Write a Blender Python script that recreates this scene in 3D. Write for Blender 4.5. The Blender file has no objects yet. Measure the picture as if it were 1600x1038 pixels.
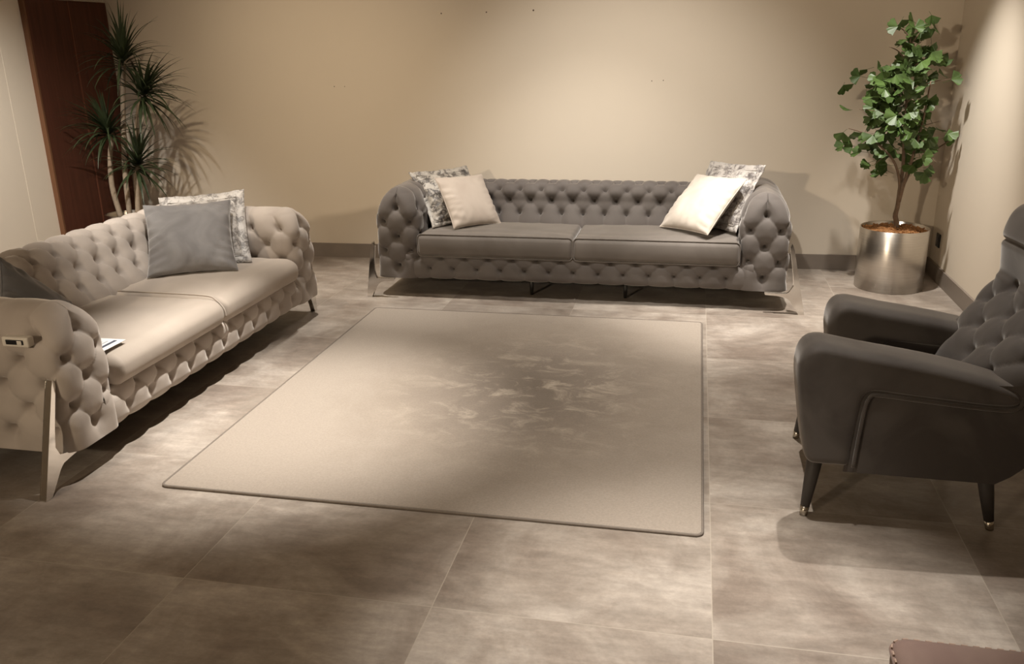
import bpy, math, random
import numpy as np
from mathutils import Matrix, Vector

random.seed(7)
rng = np.random.default_rng(7)
C = bpy.context.scene.collection
PI = math.pi

# ------------------------------------------------------------------ helpers
def mesh_obj(name, verts, faces, mat=None, parent=None, smooth=True, loc=None):
    verts = np.asarray(verts, dtype=np.float32).reshape(-1, 3)
    me = bpy.data.meshes.new(name)
    me.from_pydata(verts.tolist(), [], [tuple(int(i) for i in f) for f in faces])
    me.validate()
    if smooth:
        me.polygons.foreach_set('use_smooth', [True] * len(me.polygons))
    me.update()
    o = bpy.data.objects.new(name, me)
    C.objects.link(o)
    if mat:
        me.materials.append(mat)
    if parent:
        o.parent = parent
    if loc is not None:
        o.location = loc
    return o

def thing(name, label, cat, loc=(0, 0, 0), rotz=0, group=None):
    o = bpy.data.objects.new(name, None)
    C.objects.link(o)
    o.empty_display_size = .1
    o.location = loc
    o.rotation_euler = (0, 0, rotz)
    o['label'] = label
    o['category'] = cat
    if group:
        o['group'] = group
    return o

def tag(o, label, cat, group=None):
    o['label'] = label
    o['category'] = cat
    if group:
        o['group'] = group
    return o

def struct(o, label=None):
    o['kind'] = 'structure'
    if label:
        o['label'] = label
    return o

class MB:
    """collects simple shapes into one mesh"""
    def __init__(self):
        self.v = []; self.f = []
    def add(self, verts, faces):
        n = len(self.v)
        self.v += [tuple(p) for p in verts]
        self.f += [tuple(i + n for i in f) for f in faces]
        return self
    def box(self, x0, x1, y0, y1, z0, z1):
        vs = [(x, y, z) for x in (x0, x1) for y in (y0, y1) for z in (z0, z1)]
        return self.add(vs, [(0, 1, 3, 2), (4, 6, 7, 5), (0, 4, 5, 1), (2, 3, 7, 6), (0, 2, 6, 4), (1, 5, 7, 3)])
    def tube(self, path, rad, n=10, caps=True):
        path = [Vector(p) for p in path]
        if not hasattr(rad, '__len__'):
            rad = [rad] * len(path)
        vs = []; fs = []
        up = Vector((.13, .27, .95)).normalized()
        for i, p in enumerate(path):
            t = (path[min(i + 1, len(path) - 1)] - path[max(i - 1, 0)]).normalized()
            a = t.cross(up)
            if a.length < 1e-3:
                a = t.cross(Vector((1, 0, 0)))
            a.normalize(); b = t.cross(a)
            for k in range(n):
                an = 2 * PI * k / n
                vs.append(p + (a * math.cos(an) + b * math.sin(an)) * rad[i])
        for i in range(len(path) - 1):
            for k in range(n):
                k2 = (k + 1) % n
                fs.append((i * n + k, i * n + k2, (i + 1) * n + k2, (i + 1) * n + k))
        if caps:
            fs.append(tuple(range(n))[::-1])
            fs.append(tuple((len(path) - 1) * n + k for k in range(n)))
        return self.add(vs, fs)
    def lathe(self, prof, n=64, c=(0, 0)):
        vs = []; fs = []
        for r, z in prof:
            for k in range(n):
                a = 2 * PI * k / n
                vs.append((c[0] + r * math.cos(a), c[1] + r * math.sin(a), z))
        for i in range(len(prof) - 1):
            for k in range(n):
                k2 = (k + 1) % n
                fs.append((i * n + k, i * n + k2, (i + 1) * n + k2, (i + 1) * n + k))
        return self.add(vs, fs)
    def build(self, name, mat=None, parent=None, smooth=False, loc=None):
        return mesh_obj(name, self.v, self.f, mat, parent, smooth, loc)

def bevel(o, w, seg=3):
    m = o.modifiers.new('bevel', 'BEVEL'); m.width = w; m.segments = seg; m.limit_method = 'ANGLE'
    return o

def grid_faces(nu, nv, closed=False):
    fs = []
    for i in range(nu if closed else nu - 1):
        i2 = (i + 1) % nu
        for j in range(nv - 1):
            fs.append((i * nv + j, i2 * nv + j, i2 * nv + j + 1, i * nv + j + 1))
    return fs

def grid_normals(P, closed=False):
    if closed:
        du = np.roll(P, -1, 0) - np.roll(P, 1, 0)
    else:
        du = np.gradient(P, axis=0)
    dv = np.gradient(P, axis=1)
    n = np.cross(du, dv)
    return n / (np.linalg.norm(n, axis=2, keepdims=True) + 1e-9)

def rbox(sx, sy, sz, r, step=.02, shape=None):
    """rounded box centred at origin as a welded grid; r may be (rx,ry,rz)"""
    h = np.array([sx, sy, sz]) / 2
    r3 = np.array(r if hasattr(r, '__len__') else (r, r, r), float)
    def axis(hh, rr):
        n = max(2, int((2 * hh - 2 * rr) / step))
        c = np.linspace(-hh + rr, hh - rr, n + 1)
        e = np.linspace(0, 1, 6)[1:]
        return np.concatenate([(-hh + rr - e * rr)[::-1], c, hh - rr + e * rr])
    ax = [axis(h[i], r3[i]) for i in range(3)]
    idx = {}; vs = []; fs = []
    def vid(i, j, k):
        key = (i, j, k)
        if key not in idx:
            idx[key] = len(vs); vs.append((ax[0][i], ax[1][j], ax[2][k]))
        return idx[key]
    N = [len(a) - 1 for a in ax]
    for d in range(3):
        a, b = [(1, 2), (2, 0), (0, 1)][d]
        for s in (0, N[d]):
            for i in range(N[a]):
                for j in range(N[b]):
                    q = []
                    for (p, w) in ((i, j), (i + 1, j), (i + 1, j + 1), (i, j + 1)):
                        t = [0, 0, 0]; t[d] = s; t[a] = p; t[b] = w
                        q.append(vid(*t))
                    fs.append(tuple(q if s else q[::-1]))
    v = np.array(vs)
    inner = np.clip(v, -(h - r3), h - r3)
    dv = (v - inner) / r3
    m = np.abs(dv).max(1, keepdims=True); l = np.linalg.norm(dv, axis=1, keepdims=True)
    v = inner + np.where(l > 1e-9, dv * m / np.maximum(l, 1e-9), 0) * r3
    if shape:
        v = shape(v)
    return v, fs

def catmull(pts, n=60):
    pts = [np.array(p, float) for p in pts]
    P = [2 * pts[0] - pts[1]] + pts + [2 * pts[-1] - pts[-2]]
    out = []
    for i in range(1, len(P) - 2):
        for t in np.linspace(0, 1, n, endpoint=False):
            a, b, c, d = P[i - 1], P[i], P[i + 1], P[i + 2]
            out.append(.5 * (2 * b + (c - a) * t + (2 * a - 5 * b + 4 * c - d) * t * t + (3 * b - a - 3 * c + d) * t ** 3))
    out.append(pts[-1])
    return np.array(out)

def resample(path, step):
    seg = np.linalg.norm(np.diff(path, axis=0), axis=1)
    s = np.concatenate([[0], np.cumsum(seg)])
    n = max(3, int(s[-1] / step) + 1)
    t = np.linspace(0, s[-1], n)
    return np.stack([np.interp(t, s, path[:, k]) for k in range(path.shape[1])], 1), t

def tuft(u, v, pu, pv, v0, H, B, rb=.02, vlo=None, row_hi=None, p=.25):
    """diamond tufting: rows of buttons at v0 + j*pv, u = k*pu (+pu/2 on odd rows)"""
    U = u / pu; V = (v - v0) / (2 * pv)
    sa = np.abs(np.sin(PI * (U + V))); sb = np.abs(np.sin(PI * (U - V)))
    bul = (sa * sb + 1e-6) ** p
    if vlo is not None:
        ch = (np.abs(np.sin(PI * U)) + 1e-4) ** (2 * p)
        bul = np.where(v < vlo, ch, bul)
    if row_hi is not None:
        ch = (np.abs(np.sin(PI * (U + .5 * (row_hi % 2)))) + 1e-4) ** (2 * p)
        bul = np.where(v > v0 + row_hi * pv, ch, bul)
    j = np.round((v - v0) / pv)
    d = np.full(u.shape, 9.)
    for dj in (-1, 0, 1):
        jj = j + dj
        if vlo is not None:
            jj = np.maximum(jj, 0)
        if row_hi is not None:
            jj = np.minimum(jj, row_hi)
        off = (np.mod(jj, 2)) * .5
        k = np.round(U - off) + off
        d = np.minimum(d, np.hypot((U - k) * pu, v - (v0 + jj * pv)))
    return H * bul - B * np.exp(-(d / rb) ** 2) - .35 * B * np.exp(-(d / (2.4 * rb)) ** 2)

# ------------------------------------------------------------------ materials
def nodes(name):
    m = bpy.data.materials.new(name); m.use_nodes = True
    nt = m.node_tree
    b = nt.nodes['Principled BSDF']
    return m, nt, b

def N(nt, t, **kw):
    n = nt.nodes.new(t)
    for k, v in kw.items():
        if k.startswith('i_'):
            n.inputs[k[2:].replace('_', ' ')].default_value = v
        else:
            setattr(n, k, v)
    return n

def ramp(nt, fac, stops):
    r = nt.nodes.new('ShaderNodeValToRGB')
    while len(r.color_ramp.elements) < len(stops):
        r.color_ramp.elements.new(.5)
    for e, (p, c) in zip(r.color_ramp.elements, stops):
        e.position = p
        e.color = (c, c, c, 1) if not hasattr(c, '__len__') else (*c, 1)
    nt.links.new(fac, r.inputs['Fac'])
    return r.outputs['Color']

def mixc(nt, fac, a, b, mode='MIX'):
    m = nt.nodes.new('ShaderNodeMix'); m.data_type = 'RGBA'; m.blend_type = mode
    for i, x in ((0, fac), (6, a), (7, b)):
        if hasattr(x, 'links') or isinstance(x, bpy.types.NodeSocket):
            nt.links.new(x, m.inputs[i])
        elif i == 0:
            m.inputs[0].default_value = x
        else:
            m.inputs[i].default_value = (*x, 1)
    return m.outputs[2]

def bump(nt, b, h, strength=.2, dist=.01):
    n = nt.nodes.new('ShaderNodeBump'); n.inputs['Strength'].default_value = strength; n.inputs['Distance'].default_value = dist
    nt.links.new(h, n.inputs['Height']); nt.links.new(n.outputs['Normal'], b.inputs['Normal'])

def velvet(name, c1, c2, sheen=.6, sheen_tint=(1, .95, .9), rough=.75, nap=3.0):
    m, nt, b = nodes(name)
    tc = N(nt, 'ShaderNodeTexCoord')
    no = N(nt, 'ShaderNodeTexNoise', i_Scale=nap, i_Detail=3.0, i_Roughness=.5, i_Distortion=1.0)
    nt.links.new(tc.outputs['Object'], no.inputs['Vector'])
    f = ramp(nt, no.outputs['Fac'], [(.38, 0.), (.62, 1.)])
    nt.links.new(mixc(nt, f, c1, c2), b.inputs['Base Color'])
    b.inputs['Roughness'].default_value = rough
    b.inputs['Specular IOR Level'].default_value = .2
    b.inputs['Sheen Weight'].default_value = sheen
    b.inputs['Sheen Roughness'].default_value = .35
    b.inputs['Sheen Tint'].default_value = (*sheen_tint, 1)
    fi = N(nt, 'ShaderNodeTexNoise', i_Scale=260.0, i_Detail=2.0)
    nt.links.new(tc.outputs['Object'], fi.inputs['Vector'])
    bump(nt, b, fi.outputs['Fac'], .12, .003)
    return m

def plain(name, c, rough=.5, metal=0., spec=.5, noise=None, nscale=20):
    m, nt, b = nodes(name)
    b.inputs['Roughness'].default_value = rough; b.inputs['Metallic'].default_value = metal
    b.inputs['Specular IOR Level'].default_value = spec
    tc = N(nt, 'ShaderNodeTexCoord')
    no = N(nt, 'ShaderNodeTexNoise', i_Scale=float(nscale), i_Detail=4.0)
    nt.links.new(tc.outputs['Object'], no.inputs['Vector'])
    k = noise if noise else .06
    nt.links.new(mixc(nt, no.outputs['Fac'], tuple(x * (1 - k) for x in c), tuple(x * (1 + k) for x in c)), b.inputs['Base Color'])
    return m

M = {}
M['dark_velvet'] = velvet('dark_grey_velvet', (.098, .085, .078), (.125, .110, .101), .55)
M['dark_seat'] = velvet('dark_grey_seat_velvet', (.115, .100, .088), (.15, .132, .118), .5, nap=2.2)
M['pale_velvet'] = velvet('pale_taupe_velvet', (.37, .32, .28), (.44, .385, .34), .5)
M['pale_seat'] = velvet('pale_taupe_seat_velvet', (.38, .325, .275), (.43, .37, .315), .4, nap=2.)
M['chair_velvet'] = velvet('charcoal_velvet', (.055, .047, .042), (.078, .068, .061), .45, nap=4.)
M['beige_velvet'] = velvet('beige_pillow_velvet', (.40, .34, .29), (.45, .39, .335), .5)
M['cream_velvet'] = velvet('cream_pillow_velvet', (.50, .445, .385), (.57, .51, .445), .4, nap=6.)
M['grey_velvet'] = velvet('grey_pillow_velvet', (.19, .18, .177), (.25, .24, .236), .7, nap=5.)
M['slate_velvet'] = velvet('slate_pillow_velvet', (.125, .125, .13), (.16, .16, .165), .5)
M['pouf_fabric'] = velvet('brown_mauve_fabric', (.20, .135, .115), (.24, .17, .14), .3, nap=5.)
M['button_dark'] = plain('dimple_shade_button', (.035, .030, .028), .8)  # near-black: shade of the deep tuft dimples put into the button colour
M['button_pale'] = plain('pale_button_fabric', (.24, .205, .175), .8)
M['chrome'] = plain('polished_chrome', (.78, .76, .73), .12, 1.)
M['black_leg'] = plain('black_lacquer', (.02, .018, .016), .35)
M['under'] = plain('black_underlining', (.02, .018, .016), .9)
M['tip_metal'] = plain('nickel_tip', (.55, .5, .42), .25, 1.)
M['leg_wood'] = plain('charcoal_covered_leg', (.05, .043, .038), .6)
M['soil'] = plain('dark_soil', (.05, .03, .018), .95, noise=.5, nscale=60)
M['bark'] = plain('brown_bark', (.15, .10, .065), .85, noise=.4, nscale=60)
M['cane'] = plain('pale_cane_bark', (.33, .26, .19), .85, noise=.25, nscale=45)
M['paper'] = plain('white_paper', (.75, .74, .72), .6)
M['ink'] = plain('dark_print', (.05, .06, .09), .6)
M['ink_grey'] = plain('grey_print', (.32, .33, .35), .6)
M['black_plastic'] = plain('black_plastic', (.012, .012, .013), .35)
M['panel_plastic'] = plain('cream_panel', (.62, .57, .5), .35)
M['slot'] = plain('black_slot', (.01, .009, .009), .4)
M['hole'] = plain('nail_hole', (.06, .035, .02), .9)

def mat_pattern(name, lo, mid, hi, scale=22.):
    m, nt, b = nodes(name)
    tc = N(nt, 'ShaderNodeTexCoord')
    mp = N(nt, 'ShaderNodeMapping'); mp.inputs['Scale'].default_value = (1, 1, 1)
    nt.links.new(tc.outputs['Object'], mp.inputs['Vector'])
    no = N(nt, 'ShaderNodeTexNoise', i_Scale=scale, i_Detail=5.0, i_Roughness=.65, i_Distortion=1.6)
    nt.links.new(mp.outputs['Vector'], no.inputs['Vector'])
    vo = N(nt, 'ShaderNodeTexVoronoi', i_Scale=scale * .55)
    nt.links.new(mp.outputs['Vector'], vo.inputs['Vector'])
    a = N(nt, 'ShaderNodeMath', operation='MULTIPLY_ADD'); a.inputs[1].default_value = .35; 
    nt.links.new(vo.outputs['Distance'], a.inputs[0]); nt.links.new(no.outputs['Fac'], a.inputs[2])
    col = ramp(nt, a.outputs[0], [(.45, lo), (.6, mid), (.74, hi)])
    nt.links.new(col, b.inputs['Base Color'])
    b.inputs['Roughness'].default_value = .5
    b.inputs['Metallic'].default_value = 0.
    b.inputs['Sheen Weight'].default_value = .3
    bump(nt, b, a.outputs[0], .05, .002)
    return m
M['pattern_dark'] = mat_pattern('crushed_pewter_fabric', (.035, .029, .026), (.075, .064, .057), (.36, .33, .29), 26.)
M['pattern_mid'] = mat_pattern('crushed_grey_fabric', (.06, .05, .046), (.17, .15, .14), (.42, .39, .36), 30.)
M['pattern_pale'] = mat_pattern('crushed_silver_fabric', (.085, .075, .07), (.22, .20, .185), (.50, .47, .44), 34.)

def mat_wall(name, c):
    m, nt, b = nodes(name)
    tc = N(nt, 'ShaderNodeTexCoord')
    no = N(nt, 'ShaderNodeTexNoise', i_Scale=1.2, i_Detail=3.0)
    nt.links.new(tc.outputs['Object'], no.inputs['Vector'])
    nt.links.new(mixc(nt, no.outputs['Fac'], tuple(x * .97 for x in c), tuple(min(1, x * 1.03) for x in c)), b.inputs['Base Color'])
    fi = N(nt, 'ShaderNodeTexNoise', i_Scale=180.0, i_Detail=2.0)
    nt.links.new(tc.outputs['Object'], fi.inputs['Vector'])
    bump(nt, b, fi.outputs['Fac'], .06, .002)
    b.inputs['Roughness'].default_value = .7; b.inputs['Specular IOR Level'].default_value = .25
    return m
M['wall'] = mat_wall('cream_wall_paint', (.66, .585, .485))
M['ceiling'] = mat_wall('white_ceiling_paint', (.62, .57, .5))

def mat_tiles():
    m, nt, b = nodes('concrete_look_tiles')
    L = nt.links
    tc = N(nt, 'ShaderNodeTexCoord')
    sp = N(nt, 'ShaderNodeSeparateXYZ'); L.new(tc.outputs['Object'], sp.inputs[0])
    def mth(op, a, bb=None, c=None):
        n = N(nt, 'ShaderNodeMath', operation=op)
        for i, x in enumerate((a, bb, c)):
            if x is None: continue
            if isinstance(x, (int, float)): n.inputs[i].default_value = x
            else: L.new(x, n.inputs[i])
        return n.outputs[0]
    px = mth('DIVIDE', mth('ADD', sp.outputs['X'], 1.488 + 8.), .8)
    py = mth('DIVIDE', mth('ADD', sp.outputs['Y'], -2.041 + 752.0), .752)
    fx = mth('FRACT', px); fy = mth('FRACT', py)
    ex = mth('MULTIPLY', mth('MINIMUM', fx, mth('SUBTRACT', 1., fx)), .8)
    ey = mth('MULTIPLY', mth('MINIMUM', fy, mth('SUBTRACT', 1., fy)), .752)
    e = mth('MINIMUM', ex, ey)
    grout = mth('LESS_THAN', e, .0016)
    cb = N(nt, 'ShaderNodeCombineXYZ'); L.new(mth('FLOOR', px), cb.inputs[0]); L.new(mth('FLOOR', py), cb.inputs[1])
    wn = N(nt, 'ShaderNodeTexWhiteNoise'); L.new(cb.outputs[0], wn.inputs['Vector'])
    # offset each tile's veining
    va = N(nt, 'ShaderNodeVectorMath', operation='MULTIPLY'); L.new(wn.outputs['Color'], va.inputs[0]); va.inputs[1].default_value = (37, 53, 11)
    vb = N(nt, 'ShaderNodeVectorMath', operation='ADD'); L.new(tc.outputs['Object'], vb.inputs[0]); L.new(va.outputs[0], vb.inputs[1])
    big = N(nt, 'ShaderNodeTexNoise', i_Scale=2.6, i_Detail=7.0, i_Roughness=.6, i_Distortion=.5); L.new(vb.outputs[0], big.inputs['Vector'])
    mp = N(nt, 'ShaderNodeMapping'); mp.inputs['Scale'].default_value = (5, 16, 1); L.new(vb.outputs[0], mp.inputs['Vector'])
    med = N(nt, 'ShaderNodeTexNoise', i_Scale=1.6, i_Detail=8.0, i_Roughness=.7); L.new(mp.outputs[0], med.inputs['Vector'])
    fine = N(nt, 'ShaderNodeTexNoise', i_Scale=70., i_Detail=4.0, i_Roughness=.7); L.new(vb.outputs[0], fine.inputs['Vector'])
    c = ramp(nt, big.outputs['Fac'], [(.34, (.20, .160, .130)), (.5, (.285, .241, .202)), (.64, (.385, .336, .290))])
    c = mixc(nt, .55, c, ramp(nt, med.outputs['Fac'], [(.3, .32), (.5, .5), (.72, .72)]), 'OVERLAY')
    c = mixc(nt, .25, c, ramp(nt, fine.outputs['Fac'], [(.3, .35), (.7, .65)]), 'OVERLAY')
    c = mixc(nt, .5, c, ramp(nt, wn.outputs['Value'], [(0., .44), (1., .56)]), 'OVERLAY')
    c = mixc(nt, mth('MULTIPLY', grout, .7), c, (.40, .35, .29))
    L.new(c, b.inputs['Base Color'])
    L.new(ramp(nt, med.outputs['Fac'], [(.3, .36), (.7, .5)]), b.inputs['Roughness'])
    b.inputs['Specular IOR Level'].default_value = .4
    bump(nt, b, grout, -.15, .002)
    return m
M['tiles'] = mat_tiles()
M['skirting'] = plain('grey_tile_skirting', (.21, .175, .145), .5, noise=.18, nscale=9)

def mat_rug():
    m, nt, b = nodes('distressed_rug')
    L = nt.links
    tc = N(nt, 'ShaderNodeTexCoord')
    mp = N(nt, 'ShaderNodeMapping'); L.new(tc.outputs['Object'], mp.inputs['Vector'])
    mp.inputs['Scale'].default_value = (1.25, 1.0, 1.)
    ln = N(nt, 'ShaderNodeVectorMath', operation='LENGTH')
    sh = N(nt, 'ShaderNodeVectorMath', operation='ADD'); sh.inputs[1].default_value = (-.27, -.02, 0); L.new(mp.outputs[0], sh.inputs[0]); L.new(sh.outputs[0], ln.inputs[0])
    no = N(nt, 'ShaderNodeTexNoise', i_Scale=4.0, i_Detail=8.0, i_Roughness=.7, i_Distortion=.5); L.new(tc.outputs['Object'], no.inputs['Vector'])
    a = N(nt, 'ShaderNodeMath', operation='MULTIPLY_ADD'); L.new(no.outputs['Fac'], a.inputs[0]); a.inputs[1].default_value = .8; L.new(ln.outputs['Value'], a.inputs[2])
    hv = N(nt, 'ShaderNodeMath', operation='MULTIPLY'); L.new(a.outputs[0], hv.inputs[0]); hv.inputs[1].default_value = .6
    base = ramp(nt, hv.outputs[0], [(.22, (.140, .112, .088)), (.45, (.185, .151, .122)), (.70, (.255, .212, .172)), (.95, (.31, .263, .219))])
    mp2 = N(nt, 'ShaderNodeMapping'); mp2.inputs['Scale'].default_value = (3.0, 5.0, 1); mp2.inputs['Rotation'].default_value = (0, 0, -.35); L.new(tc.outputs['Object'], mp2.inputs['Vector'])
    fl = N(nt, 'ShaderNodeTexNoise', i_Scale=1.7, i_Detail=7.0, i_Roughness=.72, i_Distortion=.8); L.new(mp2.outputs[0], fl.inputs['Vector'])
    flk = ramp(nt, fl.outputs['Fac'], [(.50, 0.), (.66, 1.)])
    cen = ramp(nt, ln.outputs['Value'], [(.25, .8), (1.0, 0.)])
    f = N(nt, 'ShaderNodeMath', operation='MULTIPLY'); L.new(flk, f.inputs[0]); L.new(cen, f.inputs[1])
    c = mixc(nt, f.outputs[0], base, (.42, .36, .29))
    fine = N(nt, 'ShaderNodeTexNoise', i_Scale=120., i_Detail=3.0, i_Roughness=.7); L.new(tc.outputs['Object'], fine.inputs['Vector'])
    c = mixc(nt, .35, c, ramp(nt, fine.outputs['Fac'], [(.3, .35), (.7, .65)]), 'OVERLAY')
    L.new(c, b.inputs['Base Color'])
    b.inputs['Roughness'].default_value = .85; b.inputs['Sheen Weight'].default_value = .25
    b.inputs['Specular IOR Level'].default_value = .15
    bump(nt, b, fine.outputs['Fac'], .3, .003)
    return m
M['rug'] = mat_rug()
M['rug_edge'] = plain('grey_rug_binding', (.175, .145, .12), .8, noise=.2, nscale=80)

def mat_door():
    m, nt, b = nodes('mahogany_veneer')
    L = nt.links
    tc = N(nt, 'ShaderNodeTexCoord')
    mp = N(nt, 'ShaderNodeMapping'); mp.inputs['Scale'].default_value = (12, 12, .7); L.new(tc.outputs['Object'], mp.inputs['Vector'])
    no = N(nt, 'ShaderNodeTexNoise', i_Scale=3., i_Detail=6.0, i_Roughness=.6); L.new(mp.outputs[0], no.inputs['Vector'])
    L.new(ramp(nt, no.outputs['Fac'], [(.35, (.064, .022, .012)), (.65, (.088, .030, .017))]), b.inputs['Base Color'])
    b.inputs['Roughness'].default_value = .6; b.inputs['Specular IOR Level'].default_value = .2
    return m
M['door'] = mat_door()
M['door_edge'] = plain('lighter_door_edge', (.15, .07, .035), .6, spec=.2)
M['door_seam'] = plain('door_seam', (.14, .05, .028), .6, spec=.2)

def mat_steel():
    m, nt, b = nodes('brushed_steel')
    L = nt.links
    tc = N(nt, 'ShaderNodeTexCoord')
    mp = N(nt, 'ShaderNodeMapping'); mp.inputs['Scale'].default_value = (2, 2, 160); L.new(tc.outputs['Object'], mp.inputs['Vector'])
    no = N(nt, 'ShaderNodeTexNoise', i_Scale=3., i_Detail=4.0); L.new(mp.outputs[0], no.inputs['Vector'])
    L.new(ramp(nt, no.outputs['Fac'], [(.3, (.56, .52, .47)), (.7, (.68, .64, .58))]), b.inputs['Base Color'])
    b.inputs['Metallic'].default_value = 1.; b.inputs['Roughness'].default_value = .33
    b.inputs['Anisotropic'].default_value = .7; b.inputs['Anisotropic Rotation'].default_value = .25
    bump(nt, b, no.outputs['Fac'], .05, .001)
    return m
M['steel'] = mat_steel()

def mat_leaf(name, c1, c2, scale=9., rough=.45, trans=.12):
    m, nt, b = nodes(name)
    tc = N(nt, 'ShaderNodeTexCoord')
    no = N(nt, 'ShaderNodeTexNoise', i_Scale=scale, i_Detail=3.0)
    nt.links.new(tc.outputs['Object'], no.inputs['Vector'])
    nt.links.new(ramp(nt, no.outputs['Fac'], [(.35, c1), (.65, c2)]), b.inputs['Base Color'])
    b.inputs['Roughness'].default_value = rough
    b.inputs['Specular IOR Level'].default_value = .35
    return m
M['ginkgo'] = mat_leaf('green_fan_leaf', (.040, .070, .017), (.078, .132, .034))
M['yucca'] = mat_leaf('dark_blade_leaf', (.022, .032, .014), (.045, .062, .027))
M['mulch'] = plain('bark_mulch', (.28, .13, .045), .95, noise=.6, nscale=90)

# ------------------------------------------------------------------ camera
R = [[0.9791641377330004, 0.20237595663832675, -0.016779855550980056],
     [-0.04853456637220989, 0.31345946135924885, 0.9483604599261986],
     [-0.1971851597982242, 0.9277861489907528, -0.31675049249568205]]
CAM = Vector((0, 0, 1.556))
cd = bpy.data.cameras.new('camera'); cam = bpy.data.objects.new('camera', cd); C.objects.link(cam)
cd.sensor_fit = 'HORIZONTAL'; cd.sensor_width = 36; cd.lens = 1350 / 1600 * 36
cam.matrix_world = Matrix(((R[0][0], R[1][0], -R[2][0], CAM.x), (R[0][1], R[1][1], -R[2][1], CAM.y), (R[0][2], R[1][2], -R[2][2], CAM.z), (0, 0, 0, 1)))
cd.clip_start = .05
bpy.context.scene.camera = cam

# ------------------------------------------------------------------ the room
XL, XR, YF, ZC = -4.371, 1.623, -5.0, 2.95
BL, BR = (XL, 6.127), (XR, 6.298)          # ends of the back wall
floor = struct(MB().box(XL - .1, XR + .1, YF - .1, 6.45, -.06, 0).build('floor', M['tiles']))
struct(MB().box(XL - .1, XR + .1, YF - .1, 6.45, ZC, ZC + .05).build('ceiling', M['ceiling']))
struct(MB().box(XL - .1, XL, YF, 6.45, 0, ZC).build('wall_left', M['wall']))
struct(MB().box(XR, XR + .1, YF, 6.45, 0, ZC).build('wall_right', M['wall']))
struct(MB().box(XL - .1, XR + .1, YF - .1, YF, 0, ZC).build('wall_front', M['wall']))
def yb(x):
    return BL[1] + (x - BL[0]) * (BR[1] - BL[1]) / (BR[0] - BL[0])
def backslab(x0, x1, t0, t1, z0, z1):
    vs = [(x, yb(x) + t, z) for x in (x0, x1) for t in (t0, t1) for z in (z0, z1)]
    return MB().add(vs, [(0, 1, 3, 2), (4, 6, 7, 5), (0, 4, 5, 1), (2, 3, 7, 6), (0, 2, 6, 4), (1, 5, 7, 3)])
wb = struct(backslab(XL, XR, 0, .1, 0, ZC).build('wall_back', M['wall']))
for (x, z, r) in [(-2.612, 1.279, .006), (-2.532, 1.278, .005), (-.314, 1.296, .006), (-.236, 1.299, .006), (-1.783, 1.764, .008), (-1.461, 1.765, .008), (-1.132, 1.770, .010)]:
    y = yb(x)
    h = MB().tube([(x, y - .0015, z), (x, y + .004, z)], r * .6, 10).build('nail_hole', M['hole'], wb)
struct(backslab(XL, XR, -.014, 0, 0, .107).build('baseboard_back', M['skirting']))
struct(MB().box(XR - .014, XR, YF, yb(XR) - .014, 0, .107).build('baseboard_right', M['skirting']))
struct(MB().box(XL, XL + .014, YF, 5.2, 0, .107).build('baseboard_left', M['skirting']))

# red-brown door on the left wall, right up to the corner
d = struct(MB().box(XL, XL + .035, 5.265, 6.10, 0.005, 1.893).build('door_1', M['door']), 'dark red-brown flush door in the left wall beside the corner')
bevel(d, .004, 2)
MB().box(XL, XL + .037, 5.25, 5.265, 0.005, 1.893).build('edge_strip', M['door_edge'], d)
MB().box(XL + .03, XL + .0375, 5.676, 5.688, .01, 1.89).build('centre_seam', M['door_seam'], d)
t = struct(MB().box(XL, XL + .0015, 5.02, 5.25, 0, ZC).build('trim_1', M['wall']), 'flat cream jamb strip left of the red-brown door')

# power outlet on the right wall
o = thing('power_outlet', 'small black power outlet low on the right wall behind the steel pot', 'power outlet', (XR, 6.12, .262))
bevel(MB().box(-.009, 0, -.04, .04, -.045, .045).build('cover_plate', M['black_plastic'], o), .003)
MB().tube([(-.0115, 0, 0), (-.0085, 0, 0)], .022, 20).build('socket', plain('grey_socket', (.05, .05, .05), .3), o)

# ------------------------------------------------------------------ rug
rug_c = (-.907, 3.717)
rg = thing('area_rug', 'large taupe distressed area rug lying on the tiled floor between the sofas', 'rug', (rug_c[0], rug_c[1], 0))
hx, hy = .993, 1.158
v, f = rbox(2 * hx, 2 * hy, .009, (.02, .02, .0044), .25)
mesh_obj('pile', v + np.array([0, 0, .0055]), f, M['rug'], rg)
path = []
rr = .025
for cx, cy, a0 in ((hx - rr, hy - rr, 0), (-hx + rr, hy - rr, 90), (-hx + rr, -hy + rr, 180), (hx - rr, -hy + rr, 270)):
    for k in range(7):
        a = math.radians(a0 + 15 * k); path.append((cx + rr * math.cos(a), cy + rr * math.sin(a), .0055))
path.append(path[0])
MB().tube(path, .0055, 8, False).build('binding', M['rug_edge'], rg, True)

# ------------------------------------------------------------------ sofas
btn_mesh = {}
def button_mesh(key, mat):
    if key not in btn_mesh:
        prof = [(0.0001, .006), (.005, .0056), (.010, .004), (.0130, .001), (.0135, -.003)]
        mb = MB().lathe(prof, 14)
        o = mb.build('button', mat, None, True)
        btn_mesh[key] = o.data
        bpy.data.objects.remove(o)
    return btn_mesh[key]

def add_buttons(parent, root, P, Nn, uu, vv, spots, key, mat, closed=False):
    """parent: part object (no own transform), P displaced grid, spots list of (u,v)"""
    for (u, v) in spots:
        i = int(np.argmin(np.abs(uu - u))); j = int(np.argmin(np.abs(vv - v)))
        p = Vector(P[i, j]); n = Vector(Nn[i, j])
        wp = root.matrix_basis @ p; wn = root.matrix_basis.to_3x3() @ n
        if wn.dot(CAM - wp) < .12 * (CAM - wp).length:
            continue
        b = bpy.data.objects.new('button', button_mesh(key, mat)); C.objects.link(b)
        b.parent = parent
        b.location = p + n * .001
        b.rotation_euler = n.to_track_quat('Z', 'Y').to_euler()

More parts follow.
